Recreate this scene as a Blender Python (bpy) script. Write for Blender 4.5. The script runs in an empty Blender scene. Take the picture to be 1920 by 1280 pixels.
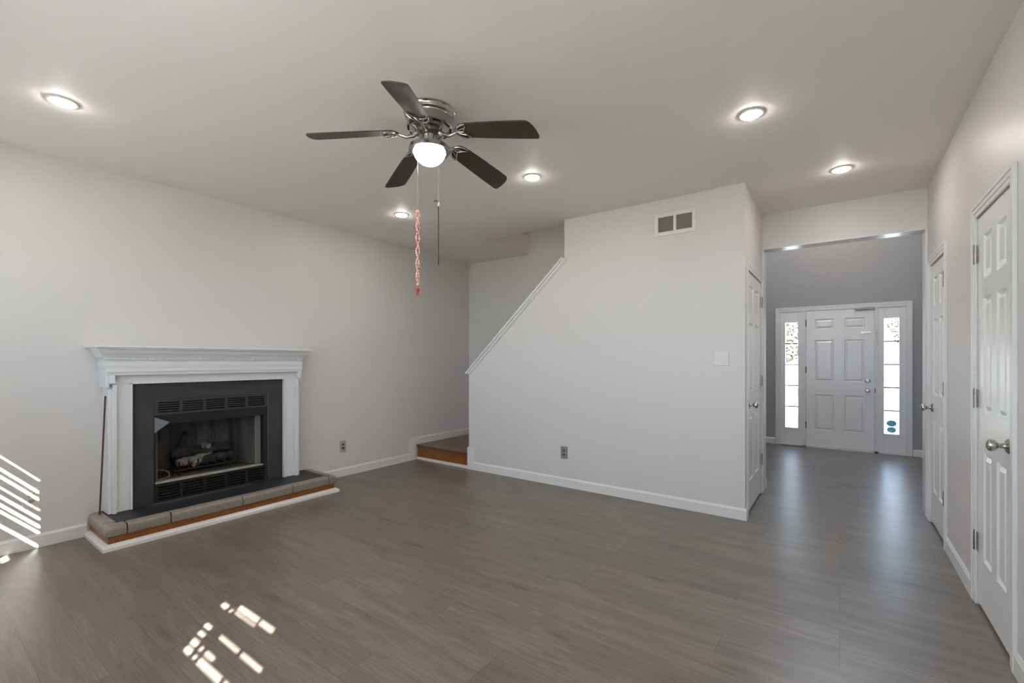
import bpy, bmesh, math, random
from mathutils import Vector, Matrix
random.seed(7)
S = bpy.context.scene
C = S.collection
PI = math.pi

# ------------------------------------------------------------------ camera
YAW = 35.9
cam_d = bpy.data.cameras.new('camera')
cam_d.sensor_width = 36.0
cam_d.lens = 846.8 / 1920 * 36.0
cam_d.shift_x = -1.0 / 1920
cam_d.shift_y = 35.35 / 1920
cam_d.clip_start = 0.02
cam = bpy.data.objects.new('camera', cam_d)
cam.location = (0, 0, 1.3)
cam.rotation_euler = (math.radians(90), 0, math.radians(YAW))
C.objects.link(cam)
S.camera = cam

# ------------------------------------------------------------------ world, sun, exposure
W = bpy.data.worlds.new('sky'); S.world = W
W.use_nodes = True
wn = W.node_tree.nodes; wl = W.node_tree.links
bg = wn['Background']
tc = wn.new('ShaderNodeTexCoord')
sx = wn.new('ShaderNodeSeparateXYZ')
rp = wn.new('ShaderNodeValToRGB')
rp.color_ramp.elements[0].position = 0.0
rp.color_ramp.elements[0].color = (0.75, 0.87, 1.0, 1)
rp.color_ramp.elements[1].position = 0.75
rp.color_ramp.elements[1].color = (0.45, 0.65, 1.0, 1)
wl.new(tc.outputs['Generated'], sx.inputs[0])
wl.new(sx.outputs['Z'], rp.inputs[0])
wl.new(rp.outputs[0], bg.inputs['Color'])
bg.inputs['Strength'].default_value = 8.5
sun_d = bpy.data.lights.new('sun', 'SUN')
sun_d.energy = 66.0
sun_d.angle = math.radians(0.38)
sun_d.color = (1.0, 0.93, 0.85)
sun = bpy.data.objects.new('sun', sun_d)
sun.rotation_euler = Vector((-1.06, 1.0, -1.1)).to_track_quat('-Z', 'Y').to_euler()
sun.location = (8, -8, 8)
C.objects.link(sun)

vs = S.view_settings
vs.view_transform = 'Standard'; vs.look = 'None'; vs.gamma = 1.0
vs.use_curve_mapping = False
vs.exposure = 0.35
S.cycles.max_bounces = 12
S.cycles.diffuse_bounces = 6
S.cycles.sample_clamp_indirect = 6.0
LAMP_L = 165.0        # radiance of the recessed lamps
BOWL_L = 12.0

# ------------------------------------------------------------------ materials
def srgb(r, g, b):
    f = lambda c: (c / 255 / 12.92) if c / 255 <= 0.04045 else ((c / 255 + 0.055) / 1.055) ** 2.4
    return (f(r), f(g), f(b), 1)

def mat(name, col, rough=0.5, metal=0.0, spec=0.5, noise=0.0, nscale=20, stretch=(1, 1, 1), bump=0.0, bscale=200, coat=0.0):
    m = bpy.data.materials.new(name); m.use_nodes = True
    nt = m.node_tree; b = nt.nodes['Principled BSDF']
    b.inputs['Base Color'].default_value = col
    b.inputs['Roughness'].default_value = rough
    b.inputs['Metallic'].default_value = metal
    b.inputs['Specular IOR Level'].default_value = spec
    b.inputs['Coat Weight'].default_value = coat
    if noise or bump:
        t = nt.nodes.new('ShaderNodeTexCoord'); mp = nt.nodes.new('ShaderNodeMapping')
        mp.inputs['Scale'].default_value = stretch
        nt.links.new(t.outputs['Object'], mp.inputs[0])
    if noise:
        n = nt.nodes.new('ShaderNodeTexNoise'); n.inputs['Scale'].default_value = nscale
        n.inputs['Detail'].default_value = 6
        nt.links.new(mp.outputs[0], n.inputs['Vector'])
        r = nt.nodes.new('ShaderNodeValToRGB')
        r.color_ramp.elements[0].position = 0.3; r.color_ramp.elements[1].position = 0.7
        r.color_ramp.elements[0].color = [c * (1 - noise) for c in col[:3]] + [1]
        r.color_ramp.elements[1].color = [min(1, c * (1 + noise)) for c in col[:3]] + [1]
        nt.links.new(n.outputs['Fac'], r.inputs[0]); nt.links.new(r.outputs[0], b.inputs['Base Color'])
    if bump:
        n2 = nt.nodes.new('ShaderNodeTexNoise'); n2.inputs['Scale'].default_value = bscale
        nt.links.new(mp.outputs[0], n2.inputs['Vector'])
        bp = nt.nodes.new('ShaderNodeBump'); bp.inputs['Strength'].default_value = bump
        bp.inputs['Distance'].default_value = 0.002
        nt.links.new(n2.outputs['Fac'], bp.inputs['Height']); nt.links.new(bp.outputs[0], b.inputs['Normal'])
    return m

def emis(name, col, strength):
    m = bpy.data.materials.new(name); m.use_nodes = True
    b = m.node_tree.nodes['Principled BSDF']
    b.inputs['Base Color'].default_value = (0.8, 0.8, 0.8, 1)
    b.inputs['Emission Color'].default_value = col
    b.inputs['Emission Strength'].default_value = strength
    return m

M_wall = mat('wall_paint', (0.665, 0.637, 0.622, 1), 0.42, spec=0.4, bump=0.08, bscale=160)
M_ceil = mat('ceiling_paint', (0.86, 0.812, 0.778, 1), 0.55, spec=0.3, bump=0.06, bscale=160)
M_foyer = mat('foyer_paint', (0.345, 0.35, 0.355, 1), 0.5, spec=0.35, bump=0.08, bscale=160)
M_trim = mat('trim_paint', (0.74, 0.735, 0.72, 1), 0.28, spec=0.5)
M_door = mat('door_paint', (0.80, 0.795, 0.785, 1), 0.22, spec=0.5)
M_gloss = mat('gloss_trim_paint', (0.72, 0.72, 0.72, 1), 0.22, spec=0.6)
M_mantel = mat('mantel_paint', (0.72, 0.72, 0.72, 1), 0.35)
M_dark = mat('dark_void', (0.01, 0.01, 0.01, 1), 0.9)
M_nickel = mat('satin_nickel', (0.52, 0.50, 0.47, 1), 0.24, metal=1.0)
M_nickelb = mat('brushed_nickel', (0.40, 0.38, 0.36, 1), 0.22, metal=1.0)
M_hinge = mat('hinge_metal', (0.20, 0.17, 0.14, 1), 0.35, metal=1.0, noise=0.35, nscale=60)
M_slate = mat('black_slate', (0.014, 0.015, 0.017, 1), 0.5, noise=0.35, nscale=9, bump=0.15, bscale=60)
M_slate_s = mat('slate_surround', (0.031, 0.031, 0.030, 1), 0.5, noise=0.22, nscale=7, bump=0.15, bscale=60)
M_tile = mat('grey_tile', (0.235, 0.208, 0.18, 1), 0.45, noise=0.12, nscale=30, bump=0.2, bscale=90)
M_grout = mat('dark_grout', (0.035, 0.03, 0.028, 1), 0.9)
M_black = mat('black_metal', (0.012, 0.012, 0.012, 1), 0.5, spec=0.35)
M_hood = mat('grey_sheet_metal', (0.20, 0.22, 0.26, 1), 0.4, metal=0.3)
M_orange = mat('stained_oak', (0.21, 0.068, 0.012, 1), 0.35, noise=0.35, nscale=7, stretch=(1.2, 8, 14))
M_tread = mat('oak_tread', (0.135, 0.072, 0.045, 1), 0.30, noise=0.25, nscale=7, stretch=(1.5, 12, 12))
M_blade = mat('walnut_blade', (0.034, 0.023, 0.017, 1), 0.42, noise=0.22, nscale=14, stretch=(3, 3, 3))
M_char = mat('charred_log', (0.022, 0.020, 0.018, 1), 0.9, noise=0.8, nscale=14, bump=0.9, bscale=35)
M_ash = mat('ash_bark', (0.16, 0.145, 0.13, 1), 0.9, noise=0.5, nscale=25, bump=0.7, bscale=50)
M_ember = mat('ember_sand', (0.05, 0.042, 0.035, 1), 0.95, noise=0.6, nscale=120, bump=0.8, bscale=150)
M_ledge = mat('refractory_ledge', (0.33, 0.31, 0.28, 1), 0.9, noise=0.15, nscale=20)
M_plate = mat('grey_plastic', (0.24, 0.235, 0.225, 1), 0.4)
M_plate_l = mat('light_grey_plastic', (0.40, 0.39, 0.37, 1), 0.4)
M_plate_w = mat('white_plastic', (0.68, 0.67, 0.64, 1), 0.35)
M_plate_c = mat('cream_plastic', (0.66, 0.64, 0.57, 1), 0.35)
M_slot = mat('dark_slot', (0.05, 0.045, 0.04, 1), 0.6)
M_ventback = mat('vent_shadow', (0.13, 0.12, 0.11, 1), 0.8)
M_louver = mat('vent_louver', (0.36, 0.34, 0.32, 1), 0.5)
M_poker = mat('dark_red_rod', (0.085, 0.022, 0.022, 1), 0.4)
M_cordblack = mat('black_cord', (0.03, 0.03, 0.03, 1), 0.8)
M_red = mat('red_thread', (0.50, 0.02, 0.02, 1), 0.8)
M_seam = mat('brown_register', (0.10, 0.085, 0.07, 1), 0.5)
M_grille = mat('pewter_bar', (0.06, 0.06, 0.065, 1), 0.5)
M_lens = emis('lamp_lens', (1.0, 0.94, 0.88, 1), LAMP_L)
M_bowl = emis('lit_glass_bowl', (1.0, 0.98, 0.95, 1), BOWL_L)
M_ground = mat('lawn', (0.18, 0.20, 0.12, 1), 0.95, noise=0.3, nscale=3)
M_conc = mat('concrete', (0.55, 0.54, 0.52, 1), 0.9, noise=0.1, nscale=6)
M_bark = mat('tree_bark', (0.05, 0.04, 0.03, 1), 0.9, noise=0.4, nscale=20)
M_leaf = mat('brown_foliage', (0.09, 0.08, 0.045, 1), 0.8, noise=0.4, nscale=4)
M_siding = mat('white_siding', (0.75, 0.75, 0.74, 1), 0.7)
M_roof = mat('grey_shingle', (0.2, 0.2, 0.21, 1), 0.9, noise=0.3, nscale=10)

def wood_floor():
    m = bpy.data.materials.new('vinyl_plank'); m.use_nodes = True
    nt = m.node_tree; N = nt.nodes; L = nt.links; b = N['Principled BSDF']
    t = N.new('ShaderNodeTexCoord')
    br = N.new('ShaderNodeTexBrick')
    br.inputs['Scale'].default_value = 1.0
    br.inputs['Brick Width'].default_value = 1.22
    br.inputs['Row Height'].default_value = 0.18
    br.inputs['Mortar Size'].default_value = 0.0014
    br.inputs['Mortar Smooth'].default_value = 0.3
    br.offset = 0.37; br.offset_frequency = 3
    br.inputs['Color1'].default_value = (0.0, 0.0, 0.0, 1)
    br.inputs['Color2'].default_value = (1, 1, 1, 1)
    br.inputs['Mortar'].default_value = (0.5, 0.5, 0.5, 1)
    L.new(t.outputs['Object'], br.inputs['Vector'])
    # per-plank shift of the grain
    sep = N.new('ShaderNodeSeparateColor'); L.new(br.outputs['Color'], sep.inputs[0])
    mul = N.new('ShaderNodeMath'); mul.operation = 'MULTIPLY'; mul.inputs[1].default_value = 23.0
    L.new(sep.outputs[0], mul.inputs[0])
    comb = N.new('ShaderNodeCombineXYZ'); L.new(mul.outputs[0], comb.inputs[2])
    add = N.new('ShaderNodeVectorMath'); add.operation = 'ADD'
    L.new(t.outputs['Object'], add.inputs[0]); L.new(comb.outputs[0], add.inputs[1])
    mp = N.new('ShaderNodeMapping'); mp.inputs['Scale'].default_value = (1.3, 9.0, 1.0)
    L.new(add.outputs[0], mp.inputs[0])
    n1 = N.new('ShaderNodeTexNoise'); n1.inputs['Scale'].default_value = 1.6; n1.inputs['Detail'].default_value = 5
    n1.inputs['Distortion'].default_value = 0.6
    L.new(mp.outputs[0], n1.inputs['Vector'])
    mp2 = N.new('ShaderNodeMapping'); mp2.inputs['Scale'].default_value = (3.0, 70.0, 1.0)
    L.new(add.outputs[0], mp2.inputs[0])
    n2 = N.new('ShaderNodeTexNoise'); n2.inputs['Scale'].default_value = 2.2; n2.inputs['Detail'].default_value = 6
    L.new(mp2.outputs[0], n2.inputs['Vector'])
    # knots
    mp3 = N.new('ShaderNodeMapping'); mp3.inputs['Scale'].default_value = (1.2, 4.2, 1.0)
    L.new(add.outputs[0], mp3.inputs[0])
    v = N.new('ShaderNodeTexVoronoi'); v.inputs['Scale'].default_value = 1.15
    L.new(mp3.outputs[0], v.inputs['Vector'])
    kr = N.new('ShaderNodeValToRGB')
    kr.color_ramp.elements[0].position = 0.02; kr.color_ramp.elements[0].color = (0.62, 0.58, 0.54, 1)
    kr.color_ramp.elements[1].position = 0.14; kr.color_ramp.elements[1].color = (1, 1, 1, 1)
    L.new(v.outputs['Distance'], kr.inputs[0])
    r1 = N.new('ShaderNodeValToRGB')
    r1.color_ramp.elements[0].position = 0.30; r1.color_ramp.elements[0].color = (0.137, 0.114, 0.094, 1)
    r1.color_ramp.elements[1].position = 0.72; r1.color_ramp.elements[1].color = (0.197, 0.171, 0.147, 1)
    L.new(n1.outputs['Fac'], r1.inputs[0])
    r2 = N.new('ShaderNodeValToRGB')
    r2.color_ramp.elements[0].position = 0.35; r2.color_ramp.elements[0].color = (0.78, 0.77, 0.76, 1)
    r2.color_ramp.elements[1].position = 0.65; r2.color_ramp.elements[1].color = (1.08, 1.08, 1.08, 1)
    L.new(n2.outputs['Fac'], r2.inputs[0])
    def mulc(a, c):
        x = N.new('ShaderNodeMix'); x.data_type = 'RGBA'; x.blend_type = 'MULTIPLY'
        x.inputs['Factor'].default_value = 1.0
        L.new(a, x.inputs['A']); L.new(c, x.inputs['B']); return x.outputs['Result']
    c1 = mulc(r1.outputs[0], r2.outputs[0]); c2 = mulc(c1, kr.outputs[0])
    r3 = N.new('ShaderNodeMapRange'); r3.inputs['To Min'].default_value = 0.90; r3.inputs['To Max'].default_value = 1.09
    L.new(sep.outputs[0], r3.inputs['Value'])
    c3 = mulc(c2, r3.outputs[0])
    r4 = N.new('ShaderNodeMapRange'); r4.inputs['To Min'].default_value = 1.0; r4.inputs['To Max'].default_value = 0.55
    L.new(br.outputs['Fac'], r4.inputs['Value'])
    c4 = mulc(c3, r4.outputs[0])
    L.new(c4, b.inputs['Base Color'])
    rr = N.new('ShaderNodeMapRange'); rr.inputs['To Min'].default_value = 0.27; rr.inputs['To Max'].default_value = 0.37
    L.new(n2.outputs['Fac'], rr.inputs['Value']); L.new(rr.outputs[0], b.inputs['Roughness'])
    b.inputs['Specular IOR Level'].default_value = 0.5
    bp = N.new('ShaderNodeBump'); bp.inputs['Strength'].default_value = 0.25; bp.inputs['Distance'].default_value = 0.001
    L.new(n2.outputs['Fac'], bp.inputs['Height']); L.new(bp.outputs[0], b.inputs['Normal'])
    return m
M_floor = wood_floor()

def firebrick():
    m = bpy.data.materials.new('sooty_refractory'); m.use_nodes = True
    nt = m.node_tree; N = nt.nodes; L = nt.links; b = N['Principled BSDF']
    t = N.new('ShaderNodeTexCoord'); mp = N.new('ShaderNodeMapping'); mp.inputs['Scale'].default_value = (9, 9, 1.1)
    L.new(t.outputs['Object'], mp.inputs[0])
    n = N.new('ShaderNodeTexNoise'); n.inputs['Scale'].default_value = 1.7; n.inputs['Detail'].default_value = 5
    L.new(mp.outputs[0], n.inputs['Vector'])
    r = N.new('ShaderNodeValToRGB')
    r.color_ramp.elements[0].position = 0.3; r.color_ramp.elements[0].color = (0.035, 0.031, 0.027, 1)
    r.color_ramp.elements[1].position = 0.75; r.color_ramp.elements[1].color = (0.15, 0.138, 0.122, 1)
    L.new(n.outputs['Fac'], r.inputs[0]); L.new(r.outputs[0], b.inputs['Base Color'])
    b.inputs['Roughness'].default_value = 0.9
    return m
M_brick = firebrick()

def cordmat():
    m = bpy.data.materials.new('red_white_cord'); m.use_nodes = True
    nt = m.node_tree; N = nt.nodes; L = nt.links; b = N['Principled BSDF']
    t = N.new('ShaderNodeTexCoord'); v = N.new('ShaderNodeTexVoronoi'); v.inputs['Scale'].default_value = 130
    L.new(t.outputs['Object'], v.inputs['Vector'])
    r = N.new('ShaderNodeValToRGB'); r.color_ramp.interpolation = 'CONSTANT'
    r.color_ramp.elements[0].color = (0.55, 0.03, 0.03, 1)
    r.color_ramp.elements[1].position = 0.50; r.color_ramp.elements[1].color = (0.80, 0.70, 0.64, 1)
    L.new(v.outputs['Distance'], r.inputs[0]); L.new(r.outputs[0], b.inputs['Base Color'])
    b.inputs['Roughness'].default_value = 0.8
    return m
M_cord = cordmat()

def glassmat():
    m = bpy.data.materials.new('window_glass'); m.use_nodes = True
    nt = m.node_tree; N = nt.nodes; L = nt.links
    for n in list(N):
        if n.type == 'BSDF_PRINCIPLED': N.remove(n)
    tr = N.new('ShaderNodeBsdfTransparent'); tr.inputs[0].default_value = (0.93, 0.95, 0.96, 1)
    gl = N.new('ShaderNodeBsdfGlossy'); gl.inputs['Roughness'].default_value = 0.02
    mx = N.new('ShaderNodeMixShader'); mx.inputs[0].default_value = 0.06
    L.new(tr.outputs[0], mx.inputs[1]); L.new(gl.outputs[0], mx.inputs[2])
    L.new(mx.outputs[0], N['Material Output'].inputs[0])
    return m
M_glass = glassmat()

def sheer(name, f, col=(0.9, 0.9, 0.9, 1)):
    m = bpy.data.materials.new(name); m.use_nodes = True
    nt = m.node_tree; N = nt.nodes; L = nt.links
    for n in list(N):
        if n.type == 'BSDF_PRINCIPLED': N.remove(n)
    d = N.new('ShaderNodeBsdfDiffuse'); d.inputs[0].default_value = col
    t = N.new('ShaderNodeBsdfTranslucent'); t.inputs[0].default_value = col
    mx = N.new('ShaderNodeMixShader'); mx.inputs[0].default_value = f
    L.new(d.outputs[0], mx.inputs[1]); L.new(t.outputs[0], mx.inputs[2])
    L.new(mx.outputs[0], N['Material Output'].inputs[0])
    return m
M_shade = sheer('roller_shade_fabric', 0.35, (0.92, 0.93, 0.95, 1))
M_sticker = sheer('security_sticker', 0.55, (0.16, 0.28, 0.31, 1))
M_blind = sheer('white_vinyl_blind', 0.12)

# ------------------------------------------------------------------ mesh helpers
class MB:
    """collects shapes into one mesh; o,U,V,N is a local frame (U across, V up, N out)."""
    def __init__(s, o=(0, 0, 0), U=(1, 0, 0), V=(0, 0, 1), N=(0, -1, 0)):
        s.bm = bmesh.new(); s.o = Vector(o); s.U = Vector(U); s.V = Vector(V); s.N = Vector(N)
        s.mi = 0
    def P(s, u, v, w): return s.o + s.U * u + s.V * v + s.N * w
    def face(s, pts):
        try:
            f = s.bm.faces.new(pts); f.material_index = s.mi; return f
        except ValueError: return None
    def quadbox(s, p):   # p = 8 points, lower 4 then upper 4
        v = [s.bm.verts.new(q) for q in p]
        for a in ((0, 3, 2, 1), (4, 5, 6, 7), (0, 1, 5, 4), (1, 2, 6, 5), (2, 3, 7, 6), (3, 0, 4, 7)):
            s.face([v[i] for i in a])
    def box(s, x0, x1, y0, y1, z0, z1):      # world axes
        s.quadbox([(x0, y0, z0), (x1, y0, z0), (x1, y1, z0), (x0, y1, z0), (x0, y0, z1), (x1, y0, z1), (x1, y1, z1), (x0, y1, z1)])
        return s
    def lbox(s, u0, u1, v0, v1, w0, w1):     # local frame
        P = s.P
        s.quadbox([P(u0, v0, w0), P(u1, v0, w0), P(u1, v1, w0), P(u0, v1, w0), P(u0, v0, w1), P(u1, v0, w1), P(u1, v1, w1), P(u0, v1, w1)])
        return s
    def frustum(s, u0, u1, v0, v1, w0, w1, k):   # box whose outer face is inset by k
        P = s.P
        s.quadbox([P(u0, v0, w0), P(u1, v0, w0), P(u1, v1, w0), P(u0, v1, w0), P(u0 + k, v0 + k, w1), P(u1 - k, v0 + k, w1), P(u1 - k, v1 - k, w1), P(u0 + k, v1 - k, w1)])
        return s
    def frame(s, u0, u1, v0, v1, b, w0, w1):     # rectangular frame, border b inside
        s.lbox(u0, u1, v0, v0 + b, w0, w1); s.lbox(u0, u1, v1 - b, v1, w0, w1)
        s.lbox(u0, u0 + b, v0 + b, v1 - b, w0, w1); s.lbox(u1 - b, u1, v0 + b, v1 - b, w0, w1)
        return s
    def prism(s, pts2, a0, a1, f):      # polygon extruded: f(p, a) -> point
        A = [s.bm.verts.new(f(p, a0)) for p in pts2]; B = [s.bm.verts.new(f(p, a1)) for p in pts2]
        n = len(pts2); s.face(A[::-1]); s.face(B)
        for i in range(n): s.face([A[i], A[(i + 1) % n], B[(i + 1) % n], B[i]])
        return s
    def lathe(s, prof, c, axis=(0, 0, 1), seg=32, close=True):   # prof = [(r, h)...]
        ax = Vector(axis).normalized(); t = Vector((1, 0, 0)) if abs(ax.x) < .9 else Vector((0, 1, 0))
        e1 = ax.cross(t).normalized(); e2 = ax.cross(e1); c = Vector(c); rings = []
        for r, h in prof:
            if r < 1e-6: rings.append([s.bm.verts.new(c + ax * h)])
            else: rings.append([s.bm.verts.new(c + ax * h + (e1 * math.cos(2 * PI * k / seg) + e2 * math.sin(2 * PI * k / seg)) * r) for k in range(seg)])
        for a, b in zip(rings, rings[1:]):
            for k in range(seg):
                k2 = (k + 1) % seg
                if len(a) == 1 and len(b) == 1: continue
                if len(a) == 1: s.face([a[0], b[k], b[k2]])
                elif len(b) == 1: s.face([a[k], a[k2], b[0]])
                else: s.face([a[k], a[k2], b[k2], b[k]])
        if close:
            for r in (rings[0], rings[-1]):
                if len(r) > 1: s.face(r)
        return s
    def tube(s, pts, r, seg=8):
        pts = [Vector(p) for p in pts]; rings = []; n = len(pts)
        up = None
        for i, p in enumerate(pts):
            d = (pts[min(i + 1, n - 1)] - pts[max(i - 1, 0)]).normalized()
            if up is None: up = d.orthogonal().normalized()
            up = (up - d * up.dot(d)).normalized(); sd = d.cross(up)
            rr = r[i] if isinstance(r, (list, tuple)) else r
            rings.append([s.bm.verts.new(p + (up * math.cos(2 * PI * k / seg) + sd * math.sin(2 * PI * k / seg)) * rr) for k in range(seg)])
        for a, b in zip(rings, rings[1:]):
            for k in range(seg): s.face([a[k], a[(k + 1) % seg], b[(k + 1) % seg], b[k]])
        s.face(rings[0]); s.face(rings[-1]); return s
    def build(s, name, m, parent=None, smooth=False, bevel=0.0):
        bmesh.ops.recalc_face_normals(s.bm, faces=s.bm.faces)
        me = bpy.data.meshes.new(name); s.bm.to_mesh(me); s.bm.free()
        for mm in (m if isinstance(m, (list, tuple)) else [m]): me.materials.append(mm)
        if smooth:
            for p in me.polygons: p.use_smooth = True
            me.set_sharp_from_angle(angle=math.radians(35))
        o = bpy.data.objects.new(name, me); C.objects.link(o)
        if parent is not None:
            o.parent = parent
            L = Vector((0, 0, 0)); q = parent
            while q is not None: L += q.location; q = q.parent
            o.location = -L
        if bevel:
            b = o.modifiers.new('bevel', 'BEVEL'); b.width = bevel; b.segments = 2; b.limit_method = 'ANGLE'
        return o

def thing(name, label, cat, loc=(0, 0, 0), group=None):
    o = bpy.data.objects.new(name, None); C.objects.link(o); o.location = loc
    o.empty_display_size = 0.1
    o['label'] = label; o['category'] = cat
    if group: o['group'] = group
    return o
def tag(o, label, cat, group=None):
    o['label'] = label; o['category'] = cat
    if group: o['group'] = group
    return o
def struct(o, label=None):
    o['kind'] = 'structure'
    if label: o['label'] = label
    return o

def holed(mb, u0, u1, v0, v1, w0, w1, holes, poly=None):
    """slab u0..u1 x v0..v1 split around rectangular holes (hu0,hu1,hv0,hv1)."""
    us = sorted(set([u0, u1] + [x for h in holes for x in h[:2] if u0 < x < u1]))
    for a, b in zip(us, us[1:]):
        m = (a + b) / 2
        cuts = sorted([(max(v0, h[2]), min(v1, h[3])) for h in holes if h[0] < m < h[1]])
        v = v0
        for c0, c1 in cuts:
            if c0 > v + 1e-6: mb.lbox(a, b, v, c0, w0, w1)
            v = max(v, c1)
        if v < v1 - 1e-6: mb.lbox(a, b, v, v1, w0, w1)
    return mb

# ------------------------------------------------------------------ key dimensions
H = 2.7465
XL, XR = -4.52, 0.597
YF = -0.54              # wall behind the camera
YS, YS2 = 4.082, 4.215  # stair side wall
YB = 5.129              # back wall of the stairwell
XH = -0.621             # left wall of the hall
YH, YH2 = 5.103, 5.249  # header
YD = 8.133              # front door wall
FX0, FX1 = -1.75, 0.90  # foyer side walls
FH = 4.9

NEAR = (2.80, 3.41); FAR = (4.31, 4.92); LFT = (4.20, 4.99)   # slabs of the three hall doors (along y)
DH = 2.058

# ------------------------------------------------------------------ shell
fl = MB(); fl.box(XL - .2, XR + .5, YF - .2, YD + .15, -0.10, 0.0)
struct(fl.build('floor', M_floor))

ce = MB(o=(0, 0, H), U=(1, 0, 0), V=(0, 1, 0), N=(0, 0, 1))
holed(ce, XL - .15, XR + .15, YF - .15, YH + 0.0, 0, 0.25, [(-3.45, -0.74, 4.225, YB)])
ce.box(XL - .15, -3.45, YH, YB + .05, H, H + .25)
struct(ce.build('ceiling', M_ceil))

wl_ = MB(o=(XL, 0, 0), U=(0, 1, 0), V=(0, 0, 1), N=(-1, 0, 0))
holed(wl_, YF - .15, YB + .1, 0, 5.2, 0, .15, [(1.25, 2.10, .12, .95)])
struct(wl_.build('wall_left', M_wall))

wb = MB(); wb.box(XL, -0.62, YB, YB + .12, 0, 5.2)
struct(wb.build('wall_back', M_wall))

# stair side wall: sloped top
ws = MB()
poly = [(-3.600, 0), (XH, 0), (XH, H), (-2.295, H), (-2.295, 2.352), (-3.600, 1.160)]
ws.prism(poly, YS, YS2, lambda p, a: (p[0], a, p[1]))
struct(ws.build('wall_stair', M_wall))

# hall left wall with door recess
wh = MB(o=(XH, 0, 0), U=(0, 1, 0), V=(0, 0, 1), N=(-1, 0, 0))
holed(wh, YS2, YB - .001, 0, H, 0, .12, [(LFT[0], LFT[1], 0, DH)])
holed(wh, YS2, YB - .001, H, FH, 0, .12, [])
wh.lbox(LFT[0] - .0, LFT[1], 0, DH, .12, .14)
struct(wh.build('wall_hall', M_wall))

wr = MB(o=(XR, 0, 0), U=(0, 1, 0), V=(0, 0, 1), N=(1, 0, 0))
holed(wr, YF - .15, YH2, 0, H + .2, 0, .12, [(NEAR[0], NEAR[1], 0, DH), (FAR[0], FAR[1], 0, DH)])
wr.lbox(NEAR[0], NEAR[1], 0, DH, .12, .14); wr.lbox(FAR[0], FAR[1], 0, DH, .12, .14)
struct(wr.build('wall_right', M_wall))

# wall behind the camera: two windows and a sliding door
WIN1 = (-4.34, -3.13, 0.70, 2.12); SLD = (-2.85, -1.30, 0.0, 2.08); WIN2 = (-1.006, 0.47, 0.95, 2.44)
wf = MB(o=(0, YF, 0), U=(1, 0, 0), V=(0, 0, 1), N=(0, -1, 0))
holed(wf, XL - .15, XR + .12, 0, H, 0, .15, [WIN1, SLD, WIN2])
struct(wf.build('wall_front', M_wall))

# header over the hall opening and the foyer side walls above it
hd = MB(); hd.box(XH, XR, YH, YH2, 2.412, FH)
struct(hd.build('wall_header', M_wall))

# stairwell shaft above the ceiling
sh = MB()
sh.box(-3.57, -3.45, 4.225, YB, H + .25, 5.2)
sh.box(-3.57, -0.62, 4.10, 4.225, H + .25, 5.2)
sh.box(-0.74, -0.62, 4.225, YB, H + .25, 5.2)
sh.box(-3.57, -0.62, 4.10, YB + .1, 5.2, 5.3)
struct(sh.build('wall_stairwell', M_wall))

# foyer
SID_L = (-.678, -.514, .27, 1.88); SID_R = (.503, .664, .28, 1.885); UP = (-.62, .62, 3.35, 4.65); SIDEW = (5.75, 7.65, 3.5, 4.4)
w = MB(o=(0, YD, 0), U=(1, 0, 0), V=(0, 0, 1), N=(0, 1, 0))
holed(w, FX0 - .1, FX1 + .1, 0, FH, 0, .15, [(-.745, .738, 0.0, 2.05), UP])
struct(w.build('wall_entry', M_foyer))
w = holed(MB(o=(FX0, 0, 0), U=(0, 1, 0), V=(0, 0, 1), N=(-1, 0, 0)), YB + .12, YD, 0, FH, 0, .12, [SIDEW])
struct(w.build('wall_foyer_left', M_foyer))
w = MB(); w.box(FX1, FX1 + .12, YH2, YD, 0, FH); w.box(XR + .121, FX1 + .12, YH2 - .12, YH2, 0, FH)
struct(w.build('wall_foyer_right', M_foyer))
w = MB(); w.box(FX0 - .12, FX1 + .12, YH, YD + .15, FH, FH + .15)
struct(w.build('ceiling_foyer', M_ceil))

# ------------------------------------------------------------------ baseboards and trims
BH, BT = .095, .013
def base_prism(mb, a, b, inward, z0=0.0, h=BH, t=BT):
    """baseboard from a to b (xy), thickness towards inward (xy)"""
    a = Vector((a[0], a[1], 0)); b = Vector((b[0], b[1], 0)); n = Vector((inward[0], inward[1], 0))
    prof = [(0, 0), (t, 0), (t, h - .016), (t * .62, h - .008), (t * .35, h), (0, h)]
    A = [mb.bm.verts.new(a + n * p[0] + Vector((0, 0, z0 + p[1]))) for p in prof]
    B = [mb.bm.verts.new(b + n * p[0] + Vector((0, 0, z0 + p[1]))) for p in prof]
    mb.face(A[::-1]); mb.face(B)
    k = len(prof)
    for i in range(k): mb.face([A[i], A[(i + 1) % k], B[(i + 1) % k], B[i]])
m = MB()
base_prism(m, (XL, YF), (XL, .86), (1, 0)); base_prism(m, (XL, 2.60), (XL, 3.975), (1, 0))
m.box(XL, XL + BT, 3.975, 4.06, 0, .285)
base_prism(m, (XL, 4.06), (XL, YB), (1, 0), z0=.195)
struct(m.build('baseboard_left', M_trim))
m = MB()
base_prism(m, (-3.515, YS), (XH + BT, YS), (0, -1))
m.box(-3.600, -3.515, YS - BT, YS, 0, .262)
m.box(-3.613, -3.600, YS - BT - .004, YS2, 0, .262)
struct(m.build('baseboard_stair', M_trim))
m = MB(); base_prism(m, (XH, YS), (XH, LFT[0] - .065), (1, 0)); base_prism(m, (XH, LFT[1] + .065), (XH, YH), (1, 0))
struct(m.build('baseboard_hall', M_trim))
m = MB()
base_prism(m, (XR, YF), (XR, NEAR[0] - .065), (-1, 0)); base_prism(m, (XR, NEAR[1] + .065), (XR, FAR[0] - .065), (-1, 0))
base_prism(m, (XR, FAR[1] + .065), (XR, YH), (-1, 0))
struct(m.build('baseboard_right', M_trim))
m = MB()
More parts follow.
